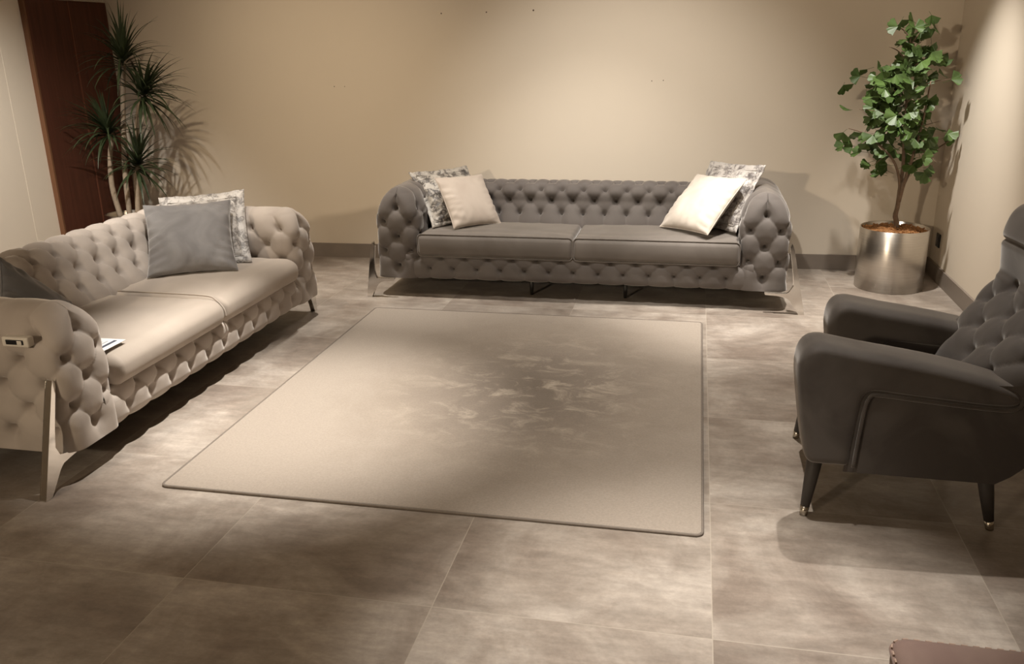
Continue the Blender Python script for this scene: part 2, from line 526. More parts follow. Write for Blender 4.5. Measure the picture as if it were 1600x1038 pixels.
def make_sofa(root, L, D, ys, yc, zs, zc, za, body, seat, bkey, bmat, feet, cush_r, mid_legs=None, aw=.145, pipe=True, seed=0, zb=.125, pu_back=.143, za_s=.49):
    rg_ = np.random.default_rng(seed)
    root.matrix_basis  # uses location/rotation below
    H, B = .017, .033
    hl = L / 2
    # ---- arms
    r0 = .055
    W = aw - H * .6
    for side in (-1, 1):
        hd = D / 2 - H * .6
        segs = []   # (kind, length)
        per = [('s', hd - r0), None]
        step = .0075
        # loop: start rear centre -> outer... param list of (seg, frac)
        corner = PI / 2 * r0
        lens = [W - r0, corner, 2 * (hd - r0), corner, 2 * (W - r0), corner, 2 * (hd - r0), corner, W - r0]
        tot = sum(lens); npu = round(tot / .19); pu = tot / npu
        nu = int(tot / step)
        s = np.arange(nu) * tot / nu
        cum = np.concatenate([[0], np.cumsum(lens)])
        k = np.clip(np.searchsorted(cum, s, side='right') - 1, 0, 8)
        fr = (s - cum[k]) / np.array(lens)[k]
        zs0 = zb; zst = za_s
        qt = np.linspace(0, PI / 2, 200)
        Rz = za - zst - H * .7
        prof = [(W, zb)] + [(W, zb + (zst - zb) * t) for t in np.linspace(.02, 1, 40)] + [(W * math.cos(a), zst + Rz * math.sin(a)) for a in qt[1:]]
        prof, vv = resample(np.array(prof), step)
        nv = len(vv)
        P = np.zeros((nu, nv, 3))
        for j in range(nv):
            w = max(prof[j, 0], .006); z = prof[j, 1]
            dlt = W - w
            hdj = hd - .75 * dlt
            r = min(r0 + dlt * .35, w)
            # starts at rear centre (y=+), goes to +x side, front, -x side, back
            xs = np.zeros(nu); y_ = np.zeros(nu)
            for kk in range(9):
                m = k == kk; t = fr[m]
                if kk == 0: xs[m] = t * (w - r); y_[m] = hdj
                elif kk == 1: xs[m] = w - r + r * np.sin(t * PI / 2); y_[m] = hdj - r + r * np.cos(t * PI / 2)
                elif kk == 2: xs[m] = w; y_[m] = (hdj - r) - t * 2 * (hdj - r)
                elif kk == 3: xs[m] = w - r + r * np.cos(t * PI / 2); y_[m] = -(hdj - r) - r * np.sin(t * PI / 2)
                elif kk == 4: xs[m] = (w - r) - 2 * t * (w - r); y_[m] = -hdj
                elif kk == 5: xs[m] = -(w - r) - r * np.sin(t * PI / 2); y_[m] = -(hdj - r) - r * np.cos(t * PI / 2) 
                elif kk == 6: xs[m] = -w; y_[m] = -(hdj - r) + t * 2 * (hdj - r)
                elif kk == 7: xs[m] = -(w - r) - r * np.cos(t * PI / 2); y_[m] = hdj - r + r * np.sin(t * PI / 2)
                else: xs[m] = -(w - r) + t * (w - r); y_[m] = hdj
            P[:, j, 0] = xs; P[:, j, 1] = y_; P[:, j, 2] = z
        P[:, :, 0] += side * (hl - aw); P[:, :, 1] += D / 2
        Nn = grid_normals(P, True)
        ctr = np.array([side * (hl - aw), D / 2, .4])
        if np.mean(np.sum(Nn[:, nv // 3] * (P[:, nv // 3] - ctr), 1)) < 0: Nn = -Nn
        U, V = np.meshgrid(s - tot / 2, vv, indexing='ij')
        pv = .094; v0 = .078
        rows = int((vv[-1] - .10 - v0) / pv)
        dsp = tuft(U, V, pu, pv, v0, H, B, .019, vlo=v0, row_hi=rows)
        fade = np.clip((vv[-1] - V) / .10, 0, 1)
        lowf = np.clip(V / .05, 0, 1) ** .7
        dsp = (dsp * fade + H * .75 * (1 - fade)) * lowf + H * .8 * (1 - lowf)
        for q in range(1, 5):
            k_ = (5 - q) / 4.
            Nn[:, -q, 0] *= 1 - k_; Nn[:, -q, 1] *= 1 - k_ * .6; Nn[:, -q, 2] = Nn[:, -q, 2] * (1 - k_) + k_
            Nn[:, -q] /= np.linalg.norm(Nn[:, -q], axis=1, keepdims=True)
        P2 = P + Nn * dsp[:, :, None]
        P2[:, -1, 0] = side * (hl - aw); P2[:, -1, 2] = P2[:, -2, 2].mean() + .0006
        o = mesh_obj('armrest', P2.reshape(-1, 3), grid_faces(nu, nv, True), body, root)
        spots = []
        for j in range(rows + 1):
            off = .5 * (j % 2)
            for q in range(-npu, npu + 1):
                u = (q + off) * pu
                if abs(u) < tot / 2 - .05:
                    spots.append((u, v0 + j * pv))
        add_buttons(o, root, P2, Nn, s - tot / 2, vv, spots, bkey, bmat)
    # ---- back
    prof = catmull([(ys - .02, zs - .14), (ys, zs), (ys + (yc - ys) * .42, zs + (zc - zs) * .48), (yc - .085, zc - .055), (yc, zc - H * .8), (min(yc + .10, D - .03), zc - .05), (D - H, zc - .2), (D - H, zb + .02), (D - .08, zb)], 30)
    prof, vv = resample(prof, .0085)
    nv = len(vv)
    lb = hl - aw * 1.2
    nu = int(2 * lb / .0085)
    uu = np.linspace(-lb, lb, nu)
    P = np.zeros((nu, nv, 3)); P[:, :, 0] = uu[:, None]; P[:, :, 1] = prof[None, :, 0]; P[:, :, 2] = prof[None, :, 1]
    Nn = grid_normals(P)
    if Nn[nu // 2, 4, 1] > 0: Nn = -Nn
    jz = lambda z: vv[np.argmax(prof[:, 1] >= z)]
    va, vb_ = jz(zs + .062), jz(zc - .048)
    pv = (vb_ - va) / 2
    pu = pu_back
    U, V = np.meshgrid(uu, vv, indexing='ij')
    dsp = tuft(U, V, pu, pv, va, .019, .032, .0165, vlo=va, row_hi=4)
    Nb = Nn
    P2 = P + Nb * dsp[:, :, None]
    o = mesh_obj('backrest', P2.reshape(-1, 3), grid_faces(nu, nv), body, root)
    spots = [((q + .5 * (j % 2)) * pu, va + j * pv) for j in range(3) for q in range(-12, 13) if abs((q + .5 * (j % 2)) * pu) < hl - 2 * aw - .01]
    add_buttons(o, root, P2, Nn, uu, vv, spots, bkey, bmat)
    # ---- front rail
    lr = hl - 2 * aw + .09
    prof = catmull([(.05, zs - .135), (.025, zs - .14), (.014, zs - .16), (.012, .20), (.016, .15), (.028, zb + .004), (.06, zb)], 20)
    prof, vv = resample(prof, .006)
    nv = len(vv); nu = int(2 * lr / .007); uu = np.linspace(-lr, lr, nu)
    P = np.zeros((nu, nv, 3)); P[:, :, 0] = uu[:, None]; P[:, :, 1] = prof[None, :, 0]; P[:, :, 2] = prof[None, :, 1]
    Nn = grid_normals(P)
    if Nn[nu // 2, nv // 2, 1] > 0: Nn = -Nn
    vmid = lambda z: vv[np.argmin(np.abs(prof[:, 1] - z) + (prof[:, 0] > .03))]
    # measure upwards
    vu = vv[-1] - vv
    v_low = vv[-1] - vmid(.188); v_up = vv[-1] - vmid(zs - .155)
    pvr = v_up - v_low
    npr = round(2 * lr / .15); pur = 2 * lr / npr
    U, V = np.meshgrid(uu, vu, indexing='ij')
    dsp = tuft(U, V, pur, pvr, v_low, .016, .020, .0155, vlo=v_low, row_hi=1)
    endf = np.clip((vu / .065), 0, 1)[None, :] * np.clip((vv / .012), 0, 1)[None, :]
    P2 = P + Nn * (dsp * endf)[:, :, None]
    o = mesh_obj('front_rail', P2.reshape(-1, 3), grid_faces(nu, nv), body, root)
    spots = [((q + .5 * (j % 2)) * pur, v_low + j * pvr) for j in range(2) for q in range(-npr, npr + 1) if abs((q + .5 * (j % 2)) * pur) < lr - .05]
    add_buttons(o, root, P2, Nn, uu, vu, spots, bkey, bmat)
    # ---- base board under the seat
    MB().box(-hl + .05, hl - .05, .10, D - .06, zb - .003, zs - .12).build('seat_base', M['under'], root)
    # ---- cushions
    ci = hl - 2 * aw + .004
    zt, z0 = zs, zs - .145
    for side in (-1, 1):
        x0, x1 = (-ci, -.003) if side < 0 else (.003, ci)
        sx, sy, sz = x1 - x0, ys + .07, zt - z0
        ph = rg_.uniform(0, 6, 8)
        def shp(v, sx=sx, sy=sy, sz=sz, ph=ph):
            v = v.copy()
            x = v[:, 0] / (sx / 2); y = v[:, 1] / (sy / 2); top = np.clip(v[:, 2] / (sz / 2), 0, 1)
            cr = (1 - x ** 2).clip(0) ** .6 * (1 - np.clip(y, -1, 1) ** 2).clip(0) ** .6
            v[:, 2] += top * (.012 * cr - .006)
            v[:, 2] += top * .0025 * np.sin(3.3 * x + ph[0]) * np.sin(5 * y + ph[1]) * cr
            v[:, 2] += top * .002 * np.sin(14 * (y + .25 * np.sin(2 * x + ph[2])) + ph[3]) * np.exp(-((y + .55) / .3) ** 2)
            fr = np.clip(-y, 0, 1) ** 6
            v[:, 1] -= fr * .012 * (1 - (v[:, 2] / (sz / 2)) ** 2).clip(0)
            return v
        vv_, ff = rbox(sx, sy, sz, cush_r, .02, shp)
        cshn = mesh_obj('seat_cushion', vv_ + np.array([(x0 + x1) / 2, sy / 2 - .012, (zt + z0) / 2]), ff, seat, root)
        if pipe:
            r = cush_r[0] * .9; pts = []
            a, bq = sx / 2, sz / 2
            for cx, cz, a0 in ((a - r, bq - r, 0), (-a + r, bq - r, 90), (-a + r, -bq + r, 180), (a - r, -bq + r, 270)):
                for k in range(6):
                    an = math.radians(a0 + 18 * k)
                    pts.append(((x0 + x1) / 2 + cx + r * math.cos(an), cush_r[1] * .45 - .016, (zt + z0) / 2 + cz + r * math.sin(an) - (.004 if cz > 0 else 0)))
            pts.append(pts[0])
            MB().tube(pts, .0045, 8, False).build('piping', seat, cshn, True)
    # ---- chrome blade feet
    for (x, y, side, sp, ztop) in feet:
        e = side * (hl + .004)
        oz = lambda z, w: max(-.006, .012 + sp * (1 - z / (ztop - .03)) - w)
        pr = [(.0, ztop), (.012, ztop - .03), (sp + .012, 0.), (sp - .014, 0.), (sp * .72 - .045, .085), (sp * .72 - .068, zb - .022), (min(-.06, sp * .72 - .10), zb - .010), (-.13, zb - .006), (-.13, zb), (-.012, zb), (oz(zb + .012, .060), zb + .012), (oz(zb + .05, .030), zb + .05), (oz(zb + .12, .022), zb + .12), (-.006, ztop - .02)]
        vs = []
        th = .028
        for yy in (y - th / 2, y + th / 2):
            vs += [(e + side * q[0], yy, q[1]) for q in pr]
        n = len(pr)
        fs = [tuple(range(n)), tuple(range(2 * n - 1, n - 1, -1))] + [(i, (i + 1) % n, n + (i + 1) % n, n + i) for i in range(n)]
        bevel(mesh_obj('blade_foot', vs, fs, M['chrome'], root, False), .003, 2)
    for (x, y) in (mid_legs or []):
        MB().lathe([(.0001, 0), (.010, 0), (.018, zb - .002), (.0001, zb - .002)], 20, (x, y)).build('support_leg', M['black_leg'], root, True)
    return root

def foot_setup(hl):
    return None

# dark sofa, back wall
LD = 2.565
sofa_d = thing('chesterfield_sofa', 'dark grey velvet button-tufted sofa with chrome feet standing before the back wall', 'sofa', (-.7065, 5.172, 0), 0, 'tufted sofas')
bpy.context.view_layer.update()
make_sofa(sofa_d, LD, .80, .44, .585, .42, .682, .70, M['dark_velvet'], M['dark_seat'], 'dark', M['button_dark'],
          [(0, -.03, -1, .045, .36), (0, -.03, 1, .085, .42), (0, .70, -1, .05, .36), (0, .70, 1, .06, .40)], (.028, .03, .03),
          [(-.29, .16), (.315, .17)], seed=3)

# pale sofa, left, faces the room
LP = 2.235
sofa_p = thing('chesterfield_sofa', 'pale taupe velvet button-tufted sofa along the left side with a small panel in its arm', 'sofa', (-2.212, 3.645, 0), PI / 2, 'tufted sofas')
bpy.context.view_layer.update()
make_sofa(sofa_p, LP, .99, .60, .83, .415, .69, .675, M['pale_velvet'], M['pale_seat'], 'pale', M['button_pale'],
          [(0, .05, -1, .13, .42), (0, .06, 1, .015, .36), (0, .90, -1, .06, .36), (0, .90, 1, .06, .36)], (.035, .06, .055),
          [(-.3, .3), (.3, .3)], seed=5, pipe=False, pu_back=.15)
# seam piping between the pale cushions
pts = [(.0, .57 - .012, .424), (.0, .3, .424), (.0, .08, .420), (.0, .030, .402), (.0, -.008, .36), (.0, -.016, .32)]
MB().tube(catmull(pts, 6), .0045, 8).build('centre_piping', M['pale_seat'], sofa_p, True)
# control panel in the near arm's outer side
pn = MB().box(-LP / 2 - .014, -LP / 2 + .02, .10, .21, .545, .583).build('control_panel', M['panel_plastic'], sofa_p)
bevel(pn, .006, 3)
sl = bevel(MB().box(-LP / 2 - .0165, -LP / 2 - .010, .118, .192, .555, .574).build('display_slot', M['slot'], pn), .003, 2)
bevel(MB().box(-LP / 2 - .019, -LP / 2 - .0155, .124, .143, .557, .572).build('slider_knob', M['panel_plastic'], pn), .002, 2)

# leaflet on the pale sofa
lf = thing('leaflet', 'white printed leaflet with a dark band lying on the pale sofa seat by its arm', 'leaflet', (-2.345, 2.885, .4285), 0)
MB().box(-.105, .095, -.07, .075, 0, .0016).build('sheet', M['paper'], lf)
MB().box(.052, .068, -.068, .06, .0016, .0019).build('printed_band', M['ink'], lf)
mb = MB()
for k in range(6):
    mb.box(.03 - k * .017, .036 - k * .017, -.06, .045 - .012 * (k % 3), .0016, .0019)
mb.build('printed_lines', M['ink_grey'], lf)

# ------------------------------------------------------------------ pillows
def make_pillow(name, label, s, T, center, X, Y, Z, mat, group=None, flange=0., fmat=None, wr=.004, seed=0, asp=1., pinch=.05):
    r_ = np.random.default_rng(seed)
    root = thing(name, label, 'pillow', center, 0, group or 'throw pillows on the two sofas')
    Mx = Matrix((X, Y, Z)).transposed()
    root.rotation_mode = 'QUATERNION'
    root.rotation_quaternion = Mx.to_quaternion()
    n = 44
    g = np.linspace(-1, 1, n)
    g = np.sign(g) * (1 - (1 - np.abs(g)) ** 1.35)
    X_, Y_ = np.meshgrid(g, g, indexing='ij')
    si = s - 2 * flange
    def outline(sz):
        x = sz / 2 * asp * X_ * (1 - pinch * (1 - Y_ ** 2) * np.abs(X_) ** 2)
        y = sz / 2 * Y_ * (1 - pinch * (1 - X_ ** 2) * np.abs(Y_) ** 2)
        return x, y
    x, y = outline(si)
    h = ((1 - X_ ** 2) * (1 - Y_ ** 2)).clip(0) ** .48
    ph = r_.uniform(0, 6, 10)
    ang = np.arctan2(Y_, X_); rad = np.maximum(np.abs(X_), np.abs(Y_))
    wrk = wr * np.sin(17 * ang + 2.2 * np.sin(3 * ang + ph[0]) + ph[1]) * rad ** 3 * (h > .02) * (h ** .3)
    wrk += wr * 1.1 * np.sin(4.5 * X_ + 2.5 * Y_ + 1.8 * np.sin(2.4 * Y_ + ph[2]) + ph[3]) * h
    wrk += wr * .6 * np.sin(9 * X_ - 5 * Y_ + 2 * np.sin(3 * X_ + ph[4])) * h * rad
    ew = np.clip((np.abs(X_) - .45) / .5, 0, 1) * (h > .02)
    wrk += wr * .9 * ew * np.sin(23 * Y_ + 3 * np.sin(2.2 * X_ + ph[6]) + 2 * np.sin(4 * Y_ + ph[7])) * np.clip(h * 3, 0, 1)
    cre = lambda t: (1 - np.abs(np.sin(t))) ** 3
    lim = np.clip(h * 3, 0, 1)
    wrk -= wr * 1.5 * lim * np.clip((np.abs(X_) - .35) / .5, 0, 1) * cre(9 * Y_ + 1.5 * np.sin(2.5 * X_ + ph[8]) + 1.2 * np.sin(3.7 * Y_ + ph[9])) * (.5 + .5 * np.sin(5 * Y_ + ph[3]))
    wrk -= wr * 1.0 * lim * np.clip((np.abs(Y_) - .4) / .5, 0, 1) * cre(7 * X_ + 1.8 * np.sin(2.1 * Y_ + ph[6]) + ph[7]) * (.5 + .5 * np.sin(4 * X_ + ph[2]))
    sag = -.10 * T * Y_ * h
    zf = T / 2 * h + wrk + sag
    zb_ = -(T / 2 * h) * .9 + wrk * .3
    vs = np.concatenate([np.stack([x, y, zf], 2).reshape(-1, 3), np.stack([x, y, zb_], 2).reshape(-1, 3)])
    fa = grid_faces(n, n); fb = [tuple(i + n * n for i in q[::-1]) for q in fa]
    # weld rim
    o = mesh_obj('cover', vs, fa + fb, mat, root)
    import bmesh
    bm = bmesh.new(); bm.from_mesh(o.data); bmesh.ops.remove_doubles(bm, verts=bm.verts, dist=.0004); bm.to_mesh(o.data); bm.free()
    for p in o.data.polygons: p.use_smooth = True
    # rim seam / flange
    k = np.linspace(-1, 1, 60)
    rim = [(t, -1) for t in k] + [(1, t) for t in k[1:]] + [(-t, 1) for t in k[1:]] + [(-1, -t) for t in k[1:]]
    def pt(a, b, sz):
        return (sz / 2 * asp * a * (1 - pinch * (1 - b * b) * a * a), sz / 2 * b * (1 - pinch * (1 - a * a) * b * b))
    if flange > 0:
        vs = []; m = len(rim)
        for i, (a, b) in enumerate(rim):
            p0 = pt(a, b, si - .01); p1 = pt(a, b, s)
            w = .0035 * math.sin(i * .30 + ph[5]) + .002 * math.sin(i * .8 + ph[6])
            vs += [(*p0, .004), ((p0[0] + p1[0]) / 2, (p0[1] + p1[1]) / 2, .004 + w * .6), (*p1, w + .003), (*p1, w - .003), ((p0[0] + p1[0]) / 2, (p0[1] + p1[1]) / 2, -.004 + w * .6), (*p0, -.004)]
        fs = []
        for i in range(m - 1):
            for q in range(5):
                fs.append((i * 6 + q, (i + 1) * 6 + q, (i + 1) * 6 + q + 1, i * 6 + q + 1))
        mesh_obj('flange', vs, fs, fmat or mat, root)
        MB().tube([(*pt(a, b, si), .006) for a, b in rim], .003, 6, False).build('seam', fmat or mat, root, True)
    else:
        MB().tube([(*pt(a, b, si * .998), 0) for a, b in rim], .0028, 6, False).build('seam', mat, root, True)
    return root

make_pillow('pillow', 'dark pewter crushed-pattern flanged pillow behind the beige pillow on the dark sofa', .446, .13, (-1.5963, 5.5929, 0.5913), (0.7138, 0.7002, 0.0125), (-0.485, 0.4814, 0.7301), (0.5052, -0.5272, 0.6833), M['pattern_dark'], None, .035, M['pattern_dark'], seed=1)
make_pillow('pillow', 'plain beige velvet pillow at the left end of the dark sofa', .374, .13, (-1.4467, 5.4915, 0.579), (0.6551, 0.7546, -0.0372), (-0.4318, 0.4143, 0.8012), (0.62, -0.5088, 0.5973), M['beige_velvet'], None, 0, seed=2)
make_pillow('pillow', 'silver patterned flanged pillow behind the cream pillow on the dark sofa', .455, .13, (0.1892, 5.5936, 0.6236), (0.7063, -0.7071, 0.0342), (0.3464, 0.3873, 0.8544), (-0.6174, -0.5916, 0.5185), M['pattern_mid'], None, .04, M['pattern_mid'], seed=3)
make_pillow('pillow', 'bright cream velvet pillow at the right end of the dark sofa', .435, .15, (0.0601, 5.4707, 0.5939), (0.6773, -0.7341, 0.0486), (0.5024, 0.5098, 0.6983), (-0.5374, -0.4486, 0.7141), M['cream_velvet'], None, 0, seed=4)
make_pillow('pillow', 'silver patterned flanged pillow behind the grey pillow on the pale sofa', .47, .13, (-2.6796, 4.3441, 0.5908), (0.8989, 0.4359, 0.0439), (-0.3075, 0.5563, 0.772), (0.3121, -0.7075, 0.6341), M['pattern_pale'], None, .045, M['pattern_pale'], seed=5)
make_pillow('pillow', 'wrinkled mid grey velvet pillow at the far end of the pale sofa', .455, .16, (-2.652, 4.1469, 0.5891), (0.874, 0.486, 0.0031), (-0.3373, 0.6018, 0.7239), (0.3499, -0.6338, 0.6899), M['grey_velvet'], None, 0, wr=.007, seed=6, pinch=.075)
make_pillow('pillow', 'dark slate pillow slumped behind the near arm of the pale sofa', .42, .13, (-2.6722, 3.0135, 0.5004), (-0.5503, 0.7392, 0.3884), (-0.2909, -0.6057, 0.7406), (0.7826, 0.2945, 0.5484), M['slate_velvet'], None, 0, seed=8)

# ------------------------------------------------------------------ armchair
def make_armchair():
    ch = thing('armchair', 'charcoal velvet armchair with tufted back standing at the right edge of the floor', 'armchair', (0, 0, 0))
    cv = M['chair_velvet']
    # seat frame with the base band
    v, f = rbox(.60, .56, .20, (.05, .05, .03), .03)
    mesh_obj('seat_frame', v + np.array([.76, 3.03, .335]), f, cv, ch)
    v, f = rbox(.60, .42, .12, (.06, .05, .05), .02)
    mesh_obj('seat_cushion', v + np.array([.76, 3.01, .40]), f, cv, ch)
    def arm(y0, y1, dx, name, dz=0.):
        # outline in XZ of front pillar + pad; swept in y with rounded edge
        sgn = 1 if y1 > y0 else -1
        out = catmull([(.398, .26), (.383, .33), (.365, .44), (.352, .54), (.356, .60), (.378, .637), (.415, .650), (.47, .642), (.55, .628), (.66, .612), (.78, .592), (.90, .565), (.98, .54), (1.012, .515), (1.008, .49), (.975, .477), (.90, .478), (.78, .487), (.66, .497), (.585, .503), (.562, .490), (.553, .45), (.547, .38), (.541, .30), (.538, .243), (.50, .240), (.44, .240), (.41, .243), (.398, .26)], 8)
        out, _ = resample(out, .012)
        out = out[:-1]
        n = len(out)
        nx = np.roll(out, -1, 0) - np.roll(out, 1, 0)
        nrm = np.stack([nx[:, 1], -nx[:, 0]], 1); nrm /= np.linalg.norm(nrm, axis=1, keepdims=True)
        ctr = out.mean(0)
        area = np.sum(out[:, 0] * np.roll(out[:, 1], -1) - np.roll(out[:, 0], -1) * out[:, 1])
        if area < 0: nrm = -nrm
        r = .05; rin = .024
        rings = []
        W_ = abs(y1 - y0)
        rings = [(y0 + sgn * (r * (1 - math.sin(a))), rin * (1 - math.cos(a))) for a in np.linspace(PI / 2, 0, 7)]
        rings += [(y0 + sgn * (r + (W_ - 2 * r) * t), 0) for t in np.linspace(.1, .9, 6)]
        rings += [(y1 - sgn * (r * (1 - math.sin(a))), rin * (1 - math.cos(a))) for a in np.linspace(0, PI / 2, 7)]
        vs = []
        for (yy, ins) in rings:
            q = out - nrm * ins
            for p in q: vs.append((p[0] + dx, yy, p[1]))
        fs = []
        m = len(rings)
        for i in range(m - 1):
            for k in range(n):
                k2 = (k + 1) % n
                fs.append((i * n + k, i * n + k2, (i + 1) * n + k2, (i + 1) * n + k))
        from mathutils.geometry import tessellate_polygon
        tri = tessellate_polygon([[Vector((p[0], p[1], 0)) for p in out]])
        for q in tri:
            fs.append(tuple(q)); fs.append(tuple((m - 1) * n + k for k in q[::-1]))
        vs = [(p[0], p[1], p[2] + dz * min(1, max(0, (p[2] - .25) / .3))) for p in vs]
        o = mesh_obj(name, vs, fs, cv, ch)
        rm = o.modifiers.new('remesh', 'REMESH'); rm.mode = 'VOXEL'; rm.voxel_size = .0085; rm.use_smooth_shade = True
        sm = o.modifiers.new('soften', 'SMOOTH'); sm.factor = .5; sm.iterations = 9
        return o
    a1 = arm(2.655, 2.845, 0., 'armrest')
    a2 = arm(3.40, 3.21, .165, 'armrest', -.02)
    # welt cord: along the pad's underside then down the pillar
    for (yy, dx, a) in ((2.668, 0, a1),):
        cord = catmull([(1.008, yy, .513), (1.0, yy - .006, .487), (.965, yy - .008, .474), (.86, yy - .008, .478), (.72, yy - .008, .489), (.60, yy - .008, .499), (.572, yy - .008, .492), (.560, yy - .008, .45), (.553, yy - .008, .36), (.546, yy - .008, .245)], 8)
        MB().tube(cord, .0055, 8).build('welt_cord', cv, a, True)
    # side panels under the pads, a little recessed
    for (y0, y1, dx) in ((2.672, 2.80, 0), (3.225, 3.385, .06)):
        pl = [(.54, .242), (.965, .238), (1.00, .262), (1.115, .375), (1.155, .47), (1.0, .53), (.56, .52)]
        n = len(pl)
        vs = [(p[0] + dx, yy, p[1]) for yy in (y0, y1) for p in pl]
        fs = [tuple(range(n)), tuple(range(2 * n - 1, n - 1, -1))] + [(i, (i + 1) % n, n + (i + 1) % n, n + i) for i in range(n)]
        bevel(mesh_obj('side_panel', vs, fs, cv, ch, False), .02, 5)
    # back: lower tufted part and head part, lofted in y
    prof = catmull([(.86, .42), (.895, .50), (.945, .575), (.995, .64), (1.045, .70), (1.062, .745), (1.058, .80), (1.050, .87), (1.055, .925), (1.085, .985), (1.15, 1.015), (1.23, .99), (1.27, .91), (1.27, .75), (1.235, .52), (1.16, .38), (1.04, .265)], 16)
    prof, vv = resample(prof, .0085)
    y0, y1 = 2.70, 3.36
    ny = 84; yy = np.linspace(y0, y1, ny)
    P = np.zeros((ny, len(vv), 3))
    for i, y in enumerate(yy):
        t = (y - (y0 + y1) / 2) / ((y1 - y0) / 2)
        edge = (1 - abs(t) ** 5) ** .5 if abs(t) < 1 else 0.
        cx, cz = 1.15, .70
        P[i, :, 0] = prof[:, 0] * 1. + (1 - edge) * (1.15 - prof[:, 0]) + .035 * (1 - t * t)
        P[i, :, 2] = cz + (prof[:, 1] - cz) * (1 - .10 * (1 - edge) - .035 * t * t)
        P[i, :, 1] = y
    Nn = grid_normals(P)
    if Nn[ny // 2, 8, 0] > 0: Nn = -Nn
    U, V = np.meshgrid(yy - 3.03, vv, indexing='ij')
    vtop = vv[np.argmax(prof[:, 1] >= .735)]
    pv = .085
    vlo = vtop - 3 * pv
    dsp = tuft(U, V, .20, pv, vlo, .018, .022, .02, vlo=vlo, row_hi=3)
    fade = np.clip((vtop + .02 - V) / .02, 0, 1)
    dsp = dsp * fade
    vs_ = vv[np.argmax(prof[:, 1] >= .875)]
    dsp -= .012 * np.exp(-((V - vs_) / .008) ** 2)
    P2 = P + Nn * dsp[:, :, None]
    bk = mesh_obj('backrest', P2.reshape(-1, 3), grid_faces(ny, len(vv)), cv, ch)
    spots = [((q + .5 * (j % 2)) * .20, vlo + j * pv) for j in range(4) for q in range(-2, 3) if abs((q + .5 * (j % 2)) * .20) < .29]
    add_buttons(bk, ch, P2, Nn, yy - 3.03, vv, spots, 'chair', M['button_dark'])
    # legs with metal tips
    for (tx, ty, bx, by) in ((.455, 2.80, .425, 2.765), (.965, 2.775, 1.018, 2.775), (.50, 3.345, .462, 3.395), (1.0, 3.33, 1.05, 3.40)):
        top = Vector((tx, ty, .25)); bot = Vector((bx, by, 0.))
        k = bot.lerp(top, .135)
        lg = MB().tube([k, bot.lerp(top, .5), top], [.0155, .022, .0285], 20).build('leg', M['leg_wood'], ch, True)
        MB().tube([bot, k], [.0125, .0158], 20).build('metal_tip', M['tip_metal'], lg, True)['label'] = 'shiny nickel tip'
    return ch
make_armchair()

# ------------------------------------------------------------------ pouf in the near corner
pf = thing('ottoman', 'brown mauve stitched ottoman cut off by the bottom right corner of the photo', 'ottoman', (.78, 1.27, 0))
v, f = rbox(.70, .62, .37, (.035, .035, .025), .04)
mesh_obj('upholstered_box', v + np.array([0, 0, .235]), f, M['pouf_fabric'], pf)
hx, hy = .35, .31
pth = []
rr = .036
for cx, cy, a0 in ((hx - rr, hy - rr, 0), (-hx + rr, hy - rr, 90), (-hx + rr, -hy + rr, 180), (hx - rr, -hy + rr, 270)):
    for k in range(8):
        a = math.radians(a0 + 90 * k / 7); pth.append((cx + rr * math.cos(a), cy + rr * math.sin(a), .398))
pth.append(pth[0])
MB().tube(pth, .0045, 8, False).build('edge_seam', M['pouf_fabric'], pf, True)
sp_, _ = resample(np.array(pth), .011)
mb = MB()
for i in range(0, len(sp_) - 1, 2):
    a = Vector(sp_[i]); b = Vector(sp_[i + 1])
    mb.tube([a + Vector((0, 0, .007)), b + Vector((0, 0, .007))], .0022, 6)
mb.build('stitching', plain('pale_thread', (.38, .27, .21), .7), pf)
for sx in (-1, 1):
    for sy in (-1, 1):
        MB().lathe([(.0001, 0), (.014, 0), (.022, .06), (.0001, .06)], 18, (sx * .28, sy * .24)).build('leg', M['black_leg'], pf, True)

# ------------------------------------------------------------------ right plant: fan-leaved tree in a steel pot
PX, PY = 1.283, 5.868
tr = thing('potted_tree', 'green fan-leaved artificial tree in a brushed steel cylinder pot in the right corner', 'potted plant', (PX, PY, 0))
MB().lathe([(.0001, .002), (.209, .002), (.209, .394), (.206, .396), (.203, .394), (.203, .34), (.0001, .34)], 96).build('steel_pot', M['steel'], tr, True)
mb = MB()
prof = [(.203, .372), (.16, .38), (.09, .386), (.0001, .388)]
mb.lathe(prof, 40)
for i in range(260):
    r = .195 * math.sqrt(random.random()); a = random.uniform(0, 2 * PI)
    p = Vector((r * math.cos(a), r * math.sin(a), .386 - .012 * (r / .2) ** 2 + random.uniform(-.002, .008)))
    dd = Vector((random.uniform(-1, 1), random.uniform(-1, 1), random.uniform(-.25, .25))).normalized() * random.uniform(.008, .02)
    mb.tube([p - dd, p + dd], random.uniform(.003, .006), 5)
mb.build('bark_mulch', M['mulch'], tr, False)['kind'] = 'stuff'
def L3(x, z, y=0.): return (x - PX, y, z)
branches = []
tk = MB()
tk.tube(catmull([L3(1.292, .36), L3(1.29, .42), L3(1.277, .47), L3(1.284, .53), L3(1.284, .62), L3(1.286, .70, .0), L3(1.285, .80, .0), L3(1.275, .95, .01), L3(1.258, 1.2, .0), L3(1.245, 1.42, .0), L3(1.235, 1.58)], 6), list(np.linspace(.018, .005, 61)), 10)
tk.tube(catmull([L3(1.286, .56), L3(1.30, .68, -.02), L3(1.325, .85, -.05), L3(1.35, 1.05, -.07), L3(1.37, 1.3, -.06)], 6), list(np.linspace(.014, .004, 25)), 8)
tk.tube(catmull([L3(1.286, .62), L3(1.265, .72, -.02), L3(1.215, .82, -.06), L3(1.14, .90, -.08), L3(1.02, .99, -.06), L3(.93, 1.02, -.05)], 6), list(np.linspace(.010, .003, 31)), 8)
